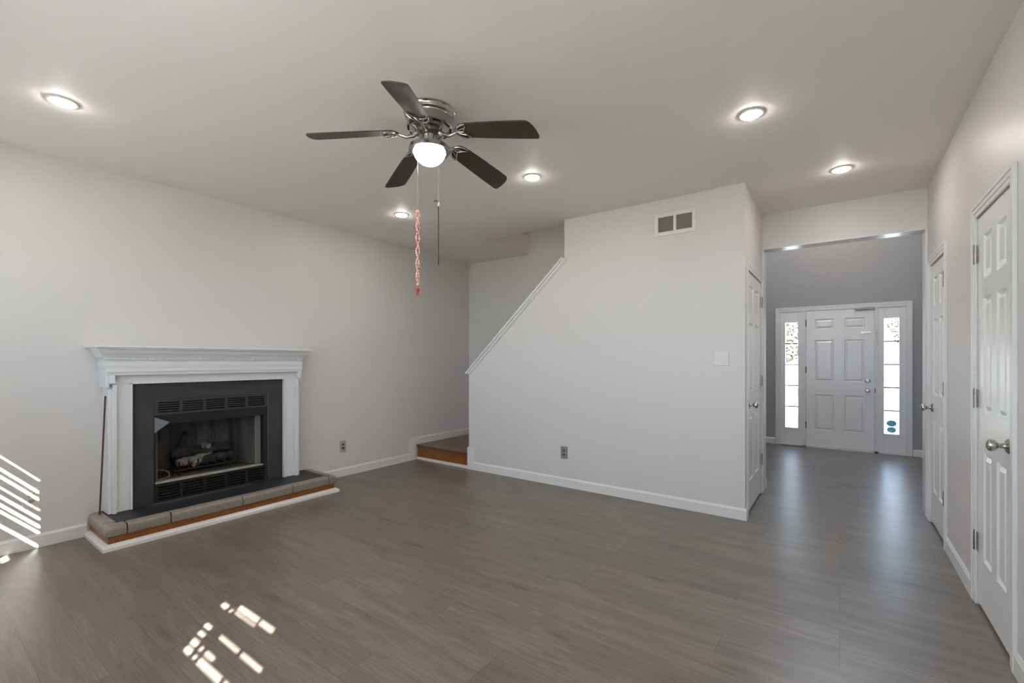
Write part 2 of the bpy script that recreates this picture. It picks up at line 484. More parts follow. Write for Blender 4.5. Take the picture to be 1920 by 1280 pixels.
base_prism(m, (FX0, YD), (-.815, YD), (0, -1)); base_prism(m, (.808, YD), (FX1, YD), (0, -1))
base_prism(m, (FX1, YH2), (FX1, YD), (-1, 0)); base_prism(m, (FX0, YH2), (FX0, YD), (1, 0))
base_prism(m, (XH + .02, YH2), (FX0, YH2), (0, 1))
struct(m.build('baseboard_foyer', M_trim))
m = MB(); base_prism(m, (XL + .01, YB), (-3.6, YB), (0, -1), z0=.195)
struct(m.build('baseboard_back', M_trim))
m = MB(); base_prism(m, (XL, YF), (SLD[0] - .07, YF), (0, 1)); base_prism(m, (SLD[1] + .07, YF), (XR, YF), (0, 1))
struct(m.build('baseboard_front', M_trim))

# glossy casing boards of the hall opening
m = MB()
m.box(XH, XH + .014, YH - .004, YH2 + .004, 0, 2.40)
m.box(XR - .014, XR, YH - .004, YH2 + .004, 0, 2.40)
m.box(XH, XR, YH - .004, YH2 + .004, 2.398, 2.412)
struct(m.build('trim_1', M_gloss))

# cap rail board on the stair wall slope
m = MB()
dx, dz = 1.305, 1.192; Ln = math.hypot(dx, dz); ux, uz = dx / Ln, dz / Ln; nx, nz = -uz, ux
def sl(s_, n_): return (-3.600 + ux * s_ + nx * n_, 1.160 + uz * s_ + nz * n_)
def slab(s0, s1, n0, n1, y0, y1, cutl=True):
    pts = [sl(s0, n0), sl(s1, n0), sl(s1, n1), sl(s0 - (.01 if cutl else 0), n1)]
    m.prism(pts, y0, y1, lambda p, a: (p[0], a, p[1]))
slab(-.035, Ln, 0, .022, YS - .028, YS2 + .028)
slab(-.012, Ln + .012, -.022, 0, YS - .014, YS + .002)
slab(-.012, Ln + .012, -.034, -.022, YS - .008, YS + .002)
slab(-.012, Ln - .02, -.022, 0, YS2 - .002, YS2 + .014)
struct(m.build('trim_2', M_trim, bevel=.003))

# ------------------------------------------------------------------ six panel doors
def casing(mb, u0, u1, vtop, w, t=.016):
    """three-sided door casing with a stepped profile in the local frame"""
    for k0, k1, tt in ((0, w * .35, t * .6), (w * .35, w * .72, t * .8), (w * .72, w, t)):
        mb.lbox(u0 - k1, u0 - k0, 0, vtop + k1, 0, tt)
        mb.lbox(u1 + k0, u1 + k1, 0, vtop + k1, 0, tt)
        mb.lbox(u0 - k0, u1 + k0, vtop + k0, vtop + k1, 0, tt)

def panel_door(mb, u0, u1, v0, v1, cols, rows, w0, w1):
    """slab face with raised panels. cols/rows = list of (a,b)"""
    mb.lbox(u0, u1, v0, v1, w0, w1 - .011)
    holes = [(a, b, c, d) for a, b in cols for c, d in rows]
    holed(mb, u0, u1, v0, v1, w1 - .011, w1, holes)
    for a, b, c, d in holes:
        P = mb.P
        # sloped sticking around the hole
        k = .010
        o = [P(a, c, w1), P(b, c, w1), P(b, d, w1), P(a, d, w1)]
        i = [P(a + k, c + k, w1 - .0108), P(b - k, c + k, w1 - .0108), P(b - k, d - k, w1 - .0108), P(a + k, d - k, w1 - .0108)]
        ov = [mb.bm.verts.new(p) for p in o]; iv = [mb.bm.verts.new(p) for p in i]
        for q in range(4): mb.face([ov[q], ov[(q + 1) % 4], iv[(q + 1) % 4], iv[q]])
        mb.frustum(a + .018, b - .018, c + .018, d - .018, w1 - .0112, w1 - .002, .020)

ROWS = [(.265, .826), (1.03, 1.623), (1.722, 1.945)]
def knob(parent, mb_frame, u, v, w, name='door_knob'):
    o, U, V, N = mb_frame
    c = Vector(o) + Vector(U) * u + Vector(V) * v + Vector(N) * w
    mb = MB()
    mb.lathe([(.033, 0), (.033, .004), (.027, .010), (.014, .014), (.011, .030), (.013, .036), (.024, .044), (.028, .056), (.025, .066), (.012, .072), (0, .073)], c, N, 28)
    return mb.build(name, M_nickel, parent, smooth=True)
def hinge(parent, fr, u, v, w, lab=None):
    o, U, V, N = fr
    mb = MB(o, U, V, N)
    mb.lbox(u - .019, u + .019, v - .048, v + .048, w, w + .0025)
    c = Vector(o) + Vector(U) * u + Vector(V) * (v - .05) + Vector(N) * (w + .007)
    for k in range(5): mb.lathe([(.0062, k * .0202), (.0062, k * .0202 + .0185)], c, V, 10)
    mb.lathe([(.004, -.004), (.004, .106)], c, V, 8)
    return mb.build('hinge', M_hinge, parent)

def hall_door(name, X, sgn, y0, y1, hinge_y, knob_y, label):
    fr = ((X, 0, 0), (0, 1, 0), (0, 0, 1), (sgn, 0, 0))
    root = bpy.data.objects.new(name, None); C.objects.link(root); root.location = (X, (y0 + y1) / 2, 0)
    root.empty_display_size = .1
    struct(root, label)
    mb = MB(*fr); mid = (y0 + y1) / 2; k = (y1 - y0) / .61
    st = .107 if k < 1.1 else .115
    ms = .045
    panel_door(mb, y0 + .003, y1 - .003, .016, DH - .004, [(y0 + st, mid - ms), (mid + ms, y1 - st)], ROWS, -.035, -.003)
    mb.build('door_panel', M_door, root)
    mb = MB(*fr); casing(mb, y0, y1, DH, .066); mb.build('door_casing', M_trim, root, bevel=.002)
    knob(root, fr, knob_y, .925, -.003)
    for z in (1.865, 1.098, .338): hinge(root, fr, hinge_y, z, .002)
    return root
hall_door('door_1', XH, 1, LFT[0], LFT[1], LFT[1] + .008, LFT[0] + .065, 'white six panel hall closet door on the left side of the hall')
hall_door('door_2', XR, -1, FAR[0], FAR[1], FAR[0] - .008, FAR[1] - .065, 'white six panel door on the right wall beside the hall opening')
hall_door('door_3', XR, -1, NEAR[0], NEAR[1], NEAR[1] + .008, NEAR[0] + .062, 'white six panel door on the right wall, nearest in view')

# front door
fr = ((0, YD, 0), (1, 0, 0), (0, 0, 1), (0, -1, 0))
root = bpy.data.objects.new('door_4', None); C.objects.link(root); root.location = (0, YD, 0)
struct(root, 'white six panel front door between two sidelights')
mb = MB(*fr)
panel_door(mb, -.409, .399, .022, 2.040, [(-.300, -.068), (.058, .290)], [(.26, .79), (.99, 1.60), (1.765, 1.912)], -.03, .004)
mb.build('door_panel', M_door, root)
mb = MB(*fr)   # frame, mullion posts, threshold
mb.lbox(-.745, -.411, 0, .02, -.1, .012); mb.lbox(-.411, .401, 0, .018, -.1, .030); mb.lbox(.401, .738, 0, .02, -.1, .012)
mb.lbox(-.745, .738, 2.044, 2.07, -.1, .010)
mb.lbox(-.452, -.411, .0, 2.05, -.1, .012); mb.lbox(.401, .442, .0, 2.05, -.1, .012)
mb.lbox(-.411, .401, .018, 2.044, -.09, -.031)  # added slab behind the door, stops daylight through the gaps
mb.build('door_frame', M_trim, root)
mb = MB(*fr); casing(mb, -.745, .738, 2.045, .064); mb.build('door_casing', M_trim, root, bevel=.002)
for z in (1.86, 1.16, .33):
    mb = MB(*fr); mb.lathe([(.008, -.05), (.008, .05)], (-.411, YD - .008, z), (0, 0, 1), 10); mb.build('hinge', M_hinge, root)
mb = MB(); mb.lathe([(.030, 0), (.030, .006), (.024, .012), (.012, .014), (.012, .034), (.026, .042), (.029, .055), (.022, .066), (0, .068)], (.324, YD - .004, .872), (0, -1, 0), 24)
mb.build('door_knob', M_nickel, root, smooth=True)
mb = MB(); mb.lathe([(.028, 0), (.028, .010), (.020, .016), (0, .016)], (.324, YD - .004, 1.012), (0, -1, 0), 24); mb.box(.320, .328, YD - .034, YD - .018, .998, 1.026)
mb.build('deadbolt', M_nickel, root, smooth=True)
mb = MB(*fr); mb.lbox(.175, .405, 2.012, 2.055, .006, .022); mb.lbox(.19, .39, 2.022, 2.046, .022, .03)
mb.build('door_sensor', M_plate_l, root, bevel=.002)
mb = MB(*fr); mb.lbox(.262, .356, 1.688, 1.706, .004, .014)
mb.lbox(.250, .274, 1.676, 1.714, .004, .010); mb.lbox(.336, .360, 1.680, 1.712, .004, .010)
mb.build('door_guard', M_nickel, root)
mb = MB(*fr)
mb.tube([Vector((.420, YD - .016, 1.70)) + Vector((.004 * math.sin(k), -.002, -k * .018)) for k in range(13)], .0028, 6)
mb.lbox(.410, .432, 1.688, 1.712, .010, .018)
mb.build('door_chain', M_nickel, root)
mb = MB(*fr); mb.lbox(.400, .412, .84, .905, .010, .014); mb.build('strike_plate', M_hinge, root)

def sidelight(name, a, b, c0, c1, u0, u1, label):
    root = bpy.data.objects.new(name, None); C.objects.link(root); root.location = ((u0 + u1) / 2, YD, 0)
    struct(root, label)
    mb = MB(*fr); holed(mb, u0, u1, .02, 2.045, -.06, -.004, [(a, b, c0, c1)])
    k = .02
    for (x0, x1, y0, y1) in ((a - k, b + k, c0 - k, c0), (a - k, b + k, c1, c1 + k), (a - k, a, c0, c1), (b, b + k, c0, c1)):
        mb.lbox(x0, x1, y0, y1, -.004, .004)
    mb.lbox(a, b, .09, .20, -.004, -.001) if False else None
    mb.build('window_frame', M_door, root, bevel=.0015)
    mb = MB(*fr); mb.lbox(a - .005, b + .005, c0 - .005, c1 + .005, -.034, -.030); mb.build('pane', M_glass, root)
    mb = MB(*fr)
    for i in range(1, 5):
        z = c0 + (c1 - c0) * i / 5 + .0; mb.lbox(a, b, z - .009, z + .009, -.029, -.016)
    mb.build('muntin', M_grille, root)
    return root
sidelight('window_1', *SID_L, -.745, -.452, 'tall narrow sidelight window left of the front door')
sr = sidelight('window_2', *SID_R, .442, .738, 'tall narrow sidelight window right of the front door')
for z, r in ((.425, .050), (.335, .046)):
    mb = MB(*fr); pts = [(.585 + 1.12 * r * math.cos(PI / 8 + k * PI / 4), z + r * .92 * math.sin(PI / 8 + k * PI / 4)) for k in range(8)]
    mb.prism(pts, -.028, -.026, lambda p, a: mb.P(p[0], p[1], a))
    o = mb.build('window_sticker', M_sticker)
    tag(o, 'upper octagonal teal security sticker on the right sidelight glass' if z > .4 else 'lower octagonal teal security sticker on the right sidelight glass', 'sticker', 'security stickers on the sidelight')

# unseen window added above the door to light the foyer
root = bpy.data.objects.new('fill_window_3', None); C.objects.link(root); root.location = (0, YD, 4)
struct(root, 'unseen high window added above the front door for daylight')
mb = MB(*fr); mb.frame(UP[0], UP[1], UP[2], UP[3], .05, -.1, .01); mb.lbox(-.012, .012, UP[2], UP[3], -.06, -.03); mb.lbox(UP[0], UP[1], 3.99, 4.01, -.06, -.03)
mb.build('window_frame', M_trim, root)
mb = MB(*fr); mb.lbox(UP[0] + .04, UP[1] - .04, UP[2] + .04, UP[3] - .04, -.048, -.044); mb.build('pane', M_glass, root)

root = bpy.data.objects.new('fill_window_6', None); C.objects.link(root); root.location = (FX0, 6.7, 3)  # side window added out of view to let sky light into the foyer
struct(root, 'unseen side window added high in the entry hall for daylight')
frs_ = ((FX0, 0, 0), (0, 1, 0), (0, 0, 1), (1, 0, 0))
mb = MB(*frs_); mb.frame(*SIDEW, .05, -.09, .01); mb.lbox(6.685, 6.715, SIDEW[2], SIDEW[3], -.07, -.03); mb.build('window_frame', M_trim, root)
mb = MB(*frs_); mb.lbox(SIDEW[0] + .04, SIDEW[1] - .04, SIDEW[2] + .04, SIDEW[3] - .04, -.052, -.048); mb.build('pane', M_glass, root)
# windows behind the camera
frf = ((0, YF, 0), (1, 0, 0), (0, 0, 1), (0, 1, 0))
def back_window(name, wn_, label):
    root = bpy.data.objects.new(name, None); C.objects.link(root); root.location = ((wn_[0] + wn_[1]) / 2, YF, wn_[2])
    struct(root, label)
    mb = MB(*frf); k = .065
    for (x0, x1, y0, y1) in ((wn_[0] - k, wn_[1] + k, wn_[3], wn_[3] + k), (wn_[0] - k, wn_[0], wn_[2], wn_[3]), (wn_[1], wn_[1] + k, wn_[2], wn_[3]), (wn_[0] - k, wn_[1] + k, wn_[2] - k, wn_[2])):
        mb.lbox(x0, x1, y0, y1, 0, .016)
    mb.build('window_casing', M_trim, root)
    mb = MB(*frf); mb.lbox(wn_[0], wn_[1], wn_[2], wn_[3], -.122, -.118); mb.build('pane', M_glass, root)
    return root
back_window('window_4', WIN1, 'window behind the camera near the fireplace wall')
back_window('window_5', WIN2, 'window behind the camera near the doors')
r = back_window('door_5', SLD, 'sliding glass patio door behind the camera')
mb = MB(*frf); mb.frame(SLD[0], SLD[1], SLD[2], SLD[3], .05, -.14, -.09); mb.lbox(-2.155, -2.095, .05, 2.03, -.14, -.09); mb.build('door_frame', M_trim, r)
o = thing('window_blind', 'unseen white blind over the patio door, slats level to bounce sun upward', 'blind', (-2.125, YF - .03, 2.06))  # unseen blind, slats set level to throw sun onto the ceiling
mb = MB(*frf)
mb.lbox(SLD[0] + .003, SLD[1] - .003, .012, 1.087, -.0315, -.0300)
for k in range(24, 46): mb.lbox(SLD[0] + .003, SLD[1] - .003, .03 + k * .044, .0315 + k * .044, -.060, -.008)
mb.build('slats', M_blind, o)
mb = MB(*frf); mb.lbox(SLD[0] + .003, SLD[1] - .003, 2.04, 2.078, -.062, -.006); mb.build('head_rail', M_trim, o)

def blind(wn_, gaps, zone, label):
    root = thing('window_blind', label, 'blind', ((wn_[0] + wn_[1]) / 2, YF - .03, wn_[3] - .05), 'white window blinds')
    za, zb = zone
    mb = MB(*frf)
    z = wn_[3] - .065
    zb = z - .044 * int((z - zb) / .044)
    holed(mb, wn_[0] + .001, wn_[1] - .003, za, zb + .001, -.0315, -.0300, gaps)
    while z > zb - .002: mb.lbox(wn_[0] + .003, wn_[1] - .003, z, z + .0015, -.058, -.006); z -= .044
    z = za - .012
    while z > wn_[2] and za > 1.3: mb.lbox(wn_[0] + .003, wn_[1] - .003, z, z + .0015, -.058, -.006); z -= .044
    if za <= 1.3 and za > wn_[2] + .01: mb.lbox(wn_[0] + .001, wn_[1] - .003, wn_[2] + .002, za, -.0315, -.0300)
    mb.build('slats', M_blind, root)
    mb = MB(*frf); mb.lbox(wn_[0] + .003, wn_[1] - .003, wn_[3] - .06, wn_[3] - .004, -.055, -.005); mb.build('head_rail', M_trim, root)
    return root
def zg(y0, y1): return (1.1 * (y0 - YF - .03 + .06), 1.1 * (y1 - YF - .03 + .06))
def zz(y): return 1.1 * (y - (YF - .03))
def g(xa, xb, y0, y1): return (xa, xb, zz(y0), zz(y1))
xo = 1.06 * .03
gaps2 = [g(-1.003, -.925, .776, .803), g(-.893, -.868, .779, .797), g(-.84, -.63, .775, .803), g(-.60, -.45, .775, .803),
         g(-1.003, -.925, .814, .842), g(-.893, -.868, .817, .836), g(-.835, -.75, .818, .838),
         g(-1.003, -.925, .864, .884), g(-1.003, -.925, .904, .926), g(-.82, -.63, .907, .925), g(-.60, -.42, .905, .926),
         g(-1.003, -.925, 1.031, 1.059), g(-.893, -.868, 1.036, 1.05), g(-.84, -.63, 1.070, 1.098), g(-.61, -.48, 1.070, 1.098), g(-.84, -.63, 1.046, 1.056)]
gaps2 = [(a + xo, b + xo, c, d) for a, b, c, d in gaps2]
blind(WIN2, gaps2, (1.40, 1.86), 'white slatted blind with a few parted slats beside the doors')
gaps1 = []
for zc, hh in ((1.272, .028), (1.368, .022), (1.412, .026), (1.468, .024), (1.528, .010), (1.600, .024), (1.650, .022), (1.735, .010), (1.082, .05)):
    z = zc + .03 * 1.1
    gaps1.append((WIN1[0] + .03, -3.262, z - hh * .36, z + hh * .36))
gaps1[-1] = (-3.41, -3.28, 1.06 + .033, 1.105 + .033)
blind(WIN1, gaps1, (1.05, 1.80), 'white slatted blind with parted slats near the fireplace wall')

# ------------------------------------------------------------------ stairs
st = thing('staircase', 'stained oak landing step and stairs rising behind the sloped wall', 'stairs', (-4.06, 4.6, 0))
mb = MB(); mb.box(XL + .014, -3.614, 4.092, YB - .004, 0.0, .175); mb.build('landing_riser', M_orange, st)
mb = MB(); mb.box(XL + .013, -3.614, 4.070, YB - .004, .172, .195); mb.build('landing_tread', M_tread, st, bevel=.006)
mb = MB(); mb.box(XL + .013, -3.613, 4.074, 4.092, 0, .034); mb.build('landing_trim', M_trim, st, bevel=.003)
for k in range(11):
    x = -3.6 + .22 * k; z = .195 + .2 * (k + 1)
    mb = MB(); mb.box(x - .025, x + .22, YS2 + .001, YB - .004, z - .025, z); mb.build('tread', M_tread, st, bevel=.005)
    mb = MB(); mb.box(x, x + .02, YS2 + .001, YB - .004, z - .2, z - .025); mb.build('riser', M_orange, st)

# ------------------------------------------------------------------ fireplace
HZ = .162
hx0, hx1, hy0, hy1 = XL + .004, -4.050, .880, 2.585
h = thing('fireplace_hearth', 'raised black slate hearth with grey tile edge, orange oak band and white base', 'hearth', (-4.28, 1.73, 0))
mb = MB(); mb.box(hx0, hx1, hy0, hy1, .026, .095); mb.build('oak_band', M_orange, h)
mb = MB(); mb.box(hx0, hx1 + .008, hy0 - .008, hy1 + .008, 0, .006)
for prof in [(0, .034), (.0, .026)]: pass
# white quarter-round base
def qr(a, b, n):
    base_prism(mb, a, b, n, h=.046, t=.034)
prof = [(0, 0), (.036, 0), (.036, .022), (.024, .034), (.006, .040), (0, .040)]
def sweep(mbx, path, prof, z0=0):      # mitred sweep, path = [(x,y,outx,outy)]
    rings = []
    for x, y, ox, oy in path:
        rings.append([mbx.bm.verts.new((x + ox * p[0], y + oy * p[0], z0 + p[1])) for p in prof])
    n = len(prof)
    for A, B in zip(rings, rings[1:]):
        for i in range(n): mbx.face([A[i], A[(i + 1) % n], B[(i + 1) % n], B[i]])
    mbx.face(rings[0]); mbx.face(rings[-1])
path = [(hx0 + .012, hy0, 0, -1), (hx1, hy0, 1, -1), (hx1, hy1, 1, 1), (hx0 + .012, hy1, 0, 1)]
sweep(mb, path, prof); mb.build('base_trim', M_trim, h)
mb = MB(); mb.box(hx0, hx1 - .012, hy0 + .012, hy1 - .012, .095, HZ - .006); mb.build('grout_bed', M_grout, h)
mb = MB(); mb.box(hx0, hx1 - .055, hy0 + .045, hy1 - .045, .12, HZ); mb.build('slate_top', M_slate, h)
# bullnose edge tiles
tp = [(.0, .0), (.012, .0), (.016, .03), (.014, .058), (.004, .072), (-.014, .078), (-.058, .075), (-.058, 0)]
def edgetile(a, b, n, z0=.088):
    a = Vector((a[0], a[1], 0)); b = Vector((b[0], b[1], 0)); n = Vector((n[0], n[1], 0))
    mbx = MB()
    A = [mbx.bm.verts.new(a + n * p[0] + Vector((0, 0, z0 + p[1]))) for p in tp]
    B = [mbx.bm.verts.new(b + n * p[0] + Vector((0, 0, z0 + p[1]))) for p in tp]
    k = len(tp); mbx.face(A[::-1]); mbx.face(B)
    for i in range(k): mbx.face([A[i], A[(i + 1) % k], B[(i + 1) % k], B[i]])
    return mbx.build('edge_tile', M_tile, h, smooth=True, bevel=.003)
gp = .006
ys = [hy0 + .105, 1.235, 1.735, 2.165, hy1 - .035]
# corner tiles
def corner(cx, cy, sx_, sy_, lx, ly):
    mbx = MB(); pr = tp
    rings = []
    for (x, y, ox, oy) in ((cx - lx, cy, 0, sy_), (cx, cy, 1, sy_), (cx, cy - sy_ * ly, 1, 0)):
        rings.append([mbx.bm.verts.new((x + ox * p[0], y + oy * p[0], .088 + p[1])) for p in pr])
    n = len(pr)
    for A, B in zip(rings, rings[1:]):
        for i in range(n): mbx.face([A[i], A[(i + 1) % n], B[(i + 1) % n], B[i]])
    mbx.face(rings[0]); mbx.face(rings[-1])
    mbx.build('corner_tile', M_tile, h, smooth=True, bevel=.008)
corner(hx1, hy0, 1, -1, .085, .098)
corner(hx1, hy1, 1, 1, .060, .060)
edgetile((hx1, hy0 + .098 + gp), (hx1, 1.235 - gp / 2), (1, 0))
edgetile((hx1, 1.235 + gp), (hx1, 1.735 - gp / 2), (1, 0))
edgetile((hx1, 1.735 + gp / 2), (hx1, 2.165 - gp / 2), (1, 0))
edgetile((hx1, 2.165 + gp / 2), (hx1, hy1 - .060 - gp), (1, 0))
edgetile((hx0 + .012, hy0), (hx1 - .085 - gp, hy0), (0, -1))
edgetile((hx0 + .012, hy1), (hx1 - .060 - gp, hy1), (0, 1))

# slate surround
TF = -4.400
IY0, IY1, IZ1 = 1.232, 2.115, .985
mb = MB(o=(TF, 0, 0), U=(0, 1, 0), V=(0, 0, 1), N=(-1, 0, 0))
o = holed(mb, 1.093, 2.251, HZ + .001, 1.1185, 0, .116, [(IY0, IY1, HZ, IZ1)]).build('slate_surround', M_slate_s)
tag(o, 'dark slate slab surround framing the firebox', 'fireplace surround')

# mantel
mt = thing('fireplace_mantel', 'white painted wooden mantel with dentil crown shelf and stepped legs', 'mantel', (-4.4, 1.675, HZ))
yL, yR = .948, 2.402
lf = MB(o=(XL + .001, 0, 0), U=(0, 1, 0), V=(0, 0, 1), N=(1, 0, 0))
D = lambda X: X - XL - .001
# board (flat field) and inner bead and outer backband, each leg one mesh
def leg(y0, y1, inner):
    m_ = MB(o=(XL + .001, 0, 0), U=(0, 1, 0), V=(0, 0, 1), N=(1, 0, 0))
    m_.lbox(y0, y1, HZ + .001, 1.19, 0, D(-4.378))
    if inner > 0:   # inner edge at y1
        m_.lbox(y0, y0 + .020, HZ + .002, 1.085, D(-4.378), D(-4.362)); m_.lbox(y0 + .020, y0 + .046, HZ + .002, 1.118, D(-4.378), D(-4.340))
        m_.lbox(y1 - .014, y1, HZ + .002, 1.13, D(-4.378), D(-4.366))
    else:
        m_.lbox(y1 - .020, y1, HZ + .002, 1.085, D(-4.378), D(-4.362)); m_.lbox(y1 - .046, y1 - .020, HZ + .002, 1.118, D(-4.378), D(-4.340))
        m_.lbox(y0, y0 + .014, HZ + .002, 1.13, D(-4.378), D(-4.366))
    return m_.build('mantel_leg', M_mantel, mt, bevel=.002)
leg(yL, 1.092, 1); leg(2.252, yR, -1)
m_ = MB(o=(XL + .001, 0, 0), U=(0, 1, 0), V=(0, 0, 1), N=(1, 0, 0))
m_.lbox(1.092, 2.252, 1.119, 1.20, 0, D(-4.378)); m_.lbox(1.078, 2.266, 1.119, 1.132, D(-4.378), D(-4.366))
m_.build('header_board', M_mantel, mt, bevel=.002)
# architrave with ears
m_ = MB(o=(XL + .001, 0, 0), U=(0, 1, 0), V=(0, 0, 1), N=(1, 0, 0))
m_.lbox(yL - .016, yR + .010, 1.188, 1.236, 0, D(-4.336))
m_.lbox(yL - .016, yR + .010, 1.212, 1.236, D(-4.336), D(-4.328))
m_.lbox(yL - .016, yL + .004, 1.098, 1.188, 0, D(-4.344)); m_.lbox(yL + .004, yL + .034, 1.128, 1.188, 0, D(-4.332))
m_.lbox(yR - .004, yR + .010, 1.098, 1.188, 0, D(-4.344)); m_.lbox(yR - .030, yR - .004, 1.128, 1.188, 0, D(-4.332))
m_.build('architrave', M_mantel, mt, bevel=.002)
# pulvinated frieze and crown swept round three sides
fx = -4.352
path = [(XL + .001, yL - .012, 0, -1), (fx, yL - .012, 1, -1), (fx, yR + .006, 1, 1), (XL + .001, yR + .006, 0, 1)]
m_ = MB(); sweep(m_, path, [(-.02, 1.236), (.004, 1.236), (.012, 1.25), (.016, 1.27), (.012, 1.29), (.004, 1.304), (-.02, 1.304)]); m_.build('frieze', M_mantel, mt, smooth=True)
m_ = MB(); sweep(m_, path, [(-.02, 1.304), (.014, 1.304), (.016, 1.322), (.024, 1.324), (.026, 1.334), (.030, 1.340), (.040, 1.350), (.048, 1.364), (.052, 1.376), (.062, 1.381), (.064, 1.392), (-.02, 1.392)])
m_.build('crown_moulding', M_mantel, mt, smooth=True)
m_ = MB()
n = 27
for k in range(n):
    y = yL + .010 + (yR - yL - .02) * (k + .5) / n
    m_.box(fx + .012, fx + .0225, y - .0195, y + .0195, 1.3045, 1.3205)
for k in range(3):
    x = fx - .005 - k * .054
    m_.box(x - .021, x + .021, yL - .0325, yL - .025, 1.3045, 1.3195); m_.box(x - .021, x + .021, yR + .019, yR + .0265, 1.3045, 1.3195)
m_.build('dentil_strip', M_mantel, mt)
m_ = MB(); m_.box(XL + .001, -4.272, .846, 2.494, 1.392, 1.409); m_.build('shelf', M_mantel, mt, bevel=.004)

# firebox insert
fb = thing('fireplace_insert', 'black metal firebox with louvred grilles above and below the opening', 'fireplace', (-4.5, 1.67, HZ + .002))
F = lambda: MB(o=(TF, 0, 0), U=(0, 1, 0), V=(0, 0, 1), N=(1, 0, 0))
M_grate = mat('charcoal_metal', (0.030, 0.030, 0.029, 1), 0.5)
def louvre(z0, z1, cols_, nsl, mp_, nm):
    m_ = F()
    u0, u1 = IY0 + .002, IY1 - .006
    za, zb = z0 + .014, z1 - .014
    holes = []
    cw = (u1 - u0 - .03) / cols_
    for c_ in range(cols_):
        a = u0 + .015 + c_ * cw + .011; b = a + cw - .022
        for k in range(nsl):
            zc = za + (zb - za) * (k + .5) / nsl; t = (zb - za) / nsl * .28
            holes.append((a, b, zc - t, zc + t))
    holed(m_, u0, u1, z0, z1, -.012, -.002, holes)
    m_.mi = 1
    m_.lbox(u0, u1, z0, z1, -.045, -.040)
    return m_.build(nm, [mp_, M_dark], fb)
louvre(.862, .983, 5, 5, M_grate, 'top_grille')
louvre(HZ + .003, .310, 5, 5, M_black, 'bottom_grille')
m_ = F()    # side posts and hood
m_.lbox(IY0 + .002, IY0 + .010, .318, .862, -.05, -.003); m_.build('side_post', M_black, fb)
m_ = F(); m_.lbox(2.072, IY1 - .006, .318, .862, -.05, -.002); m_.build('side_post', M_black, fb)
m_ = F(); P = m_.P
m_.quadbox([P(1.26, .80, -.012), P(2.095, .80, -.012), P(2.095, .80, -.002), P(1.26, .80, -.002), P(1.234, .862, -.03), P(2.095, .862, -.03), P(2.095, .862, .0), P(1.234, .862, .0)])
m_.lbox(1.30, 2.08, .785, .802, -.02, -.002)
m_.build('smoke_hood', M_black, fb)
m_ = F(); pts = [(1.236, .848), (1.336, .800), (1.236, .722)]
m_.prism(pts, .0, .003, lambda p, a: m_.P(p[0], p[1], a)); o = m_.build('corner_plate', M_hood, fb); o['label'] = 'pale triangular metal plate'
m_ = F(); m_.lbox(IY1 - .005, IY1 - .001, HZ + .004, IZ1 - .002, -.02, .002); o = m_.build('edge_strip', M_nickelb, fb)
# refractory interior
BX = -.40
m_ = F(); P = m_.P
z0, z1 = .318, .87; ya, yb = 1.242, 2.074; ya2, yb2 = 1.36, 1.96
def q4(m_, a, b, c, d): m_.face([m_.bm.verts.new(p) for p in (a, b, c, d)])
m_.quadbox([P(ya, z0, -.05), P(ya - .02, z0, -.05), P(ya2 - .02, z0, BX - .02), P(ya2, z0, BX), P(ya, z1, -.05), P(ya - .02, z1, -.05), P(ya2 - .02, z1, BX - .02), P(ya2, z1, BX)])
m_.quadbox([P(yb, z0, -.05), P(yb + .02, z0, -.05), P(yb2 + .02, z0, BX - .02), P(yb2, z0, BX), P(yb, z1, -.05), P(yb + .02, z1, -.05), P(yb2 + .02, z1, BX - .02), P(yb2, z1, BX)])
m_.lbox(ya2 - .02, yb2 + .02, z0, z1, BX - .02, BX)
m_.lbox(ya - .02, yb + .02, z1, z1 + .02, BX - .02, -.05)
m_.build('refractory_lining', M_brick, fb)
m_ = F(); m_.lbox(ya - .01, yb + .02, z0 - .02, z0, BX - .02, -.05); m_.build('firebox_floor', M_ember, fb)
m_ = F(); m_.lbox(IY0 + .008, 2.074, .312, .326, -.06, -.004); m_.build('floor_ledge', M_ledge, fb, bevel=.004)
def curtain(y0, y1, nf, nm):
    m_ = MB(); pts = []
    for k in range(nf * 8 + 1):
        a = k / (nf * 8); pts.append((TF - .052 + .010 * math.sin(a * nf * 2 * PI), y0 + (y1 - y0) * a))
    A = [m_.bm.verts.new((x, y, .33)) for x, y in pts]; B = [m_.bm.verts.new((x, y, .80)) for x, y in pts]
    A2 = [m_.bm.verts.new((x - .002, y, .33)) for x, y in pts]; B2 = [m_.bm.verts.new((x - .002, y, .80)) for x, y in pts]
    for i in range(len(pts) - 1):
        m_.face([A[i], A[i + 1], B[i + 1], B[i]]); m_.face([A2[i], A2[i + 1], B2[i + 1], B2[i]])
    return m_.build(nm, M_mesh, fb, smooth=True)
M_mesh = mat('spark_mesh', (0.30, 0.28, 0.26, 1), 0.5, metal=.3)
curtain(2.020, 2.072, 3, 'mesh_curtain'); curtain(1.243, 1.272, 2, 'mesh_curtain')
m_ = MB(); m_.tube([(TF - .052, ya, .805), (TF - .052, yb, .805)], .005, 8); m_.build('curtain_rod', M_nickelb, fb)

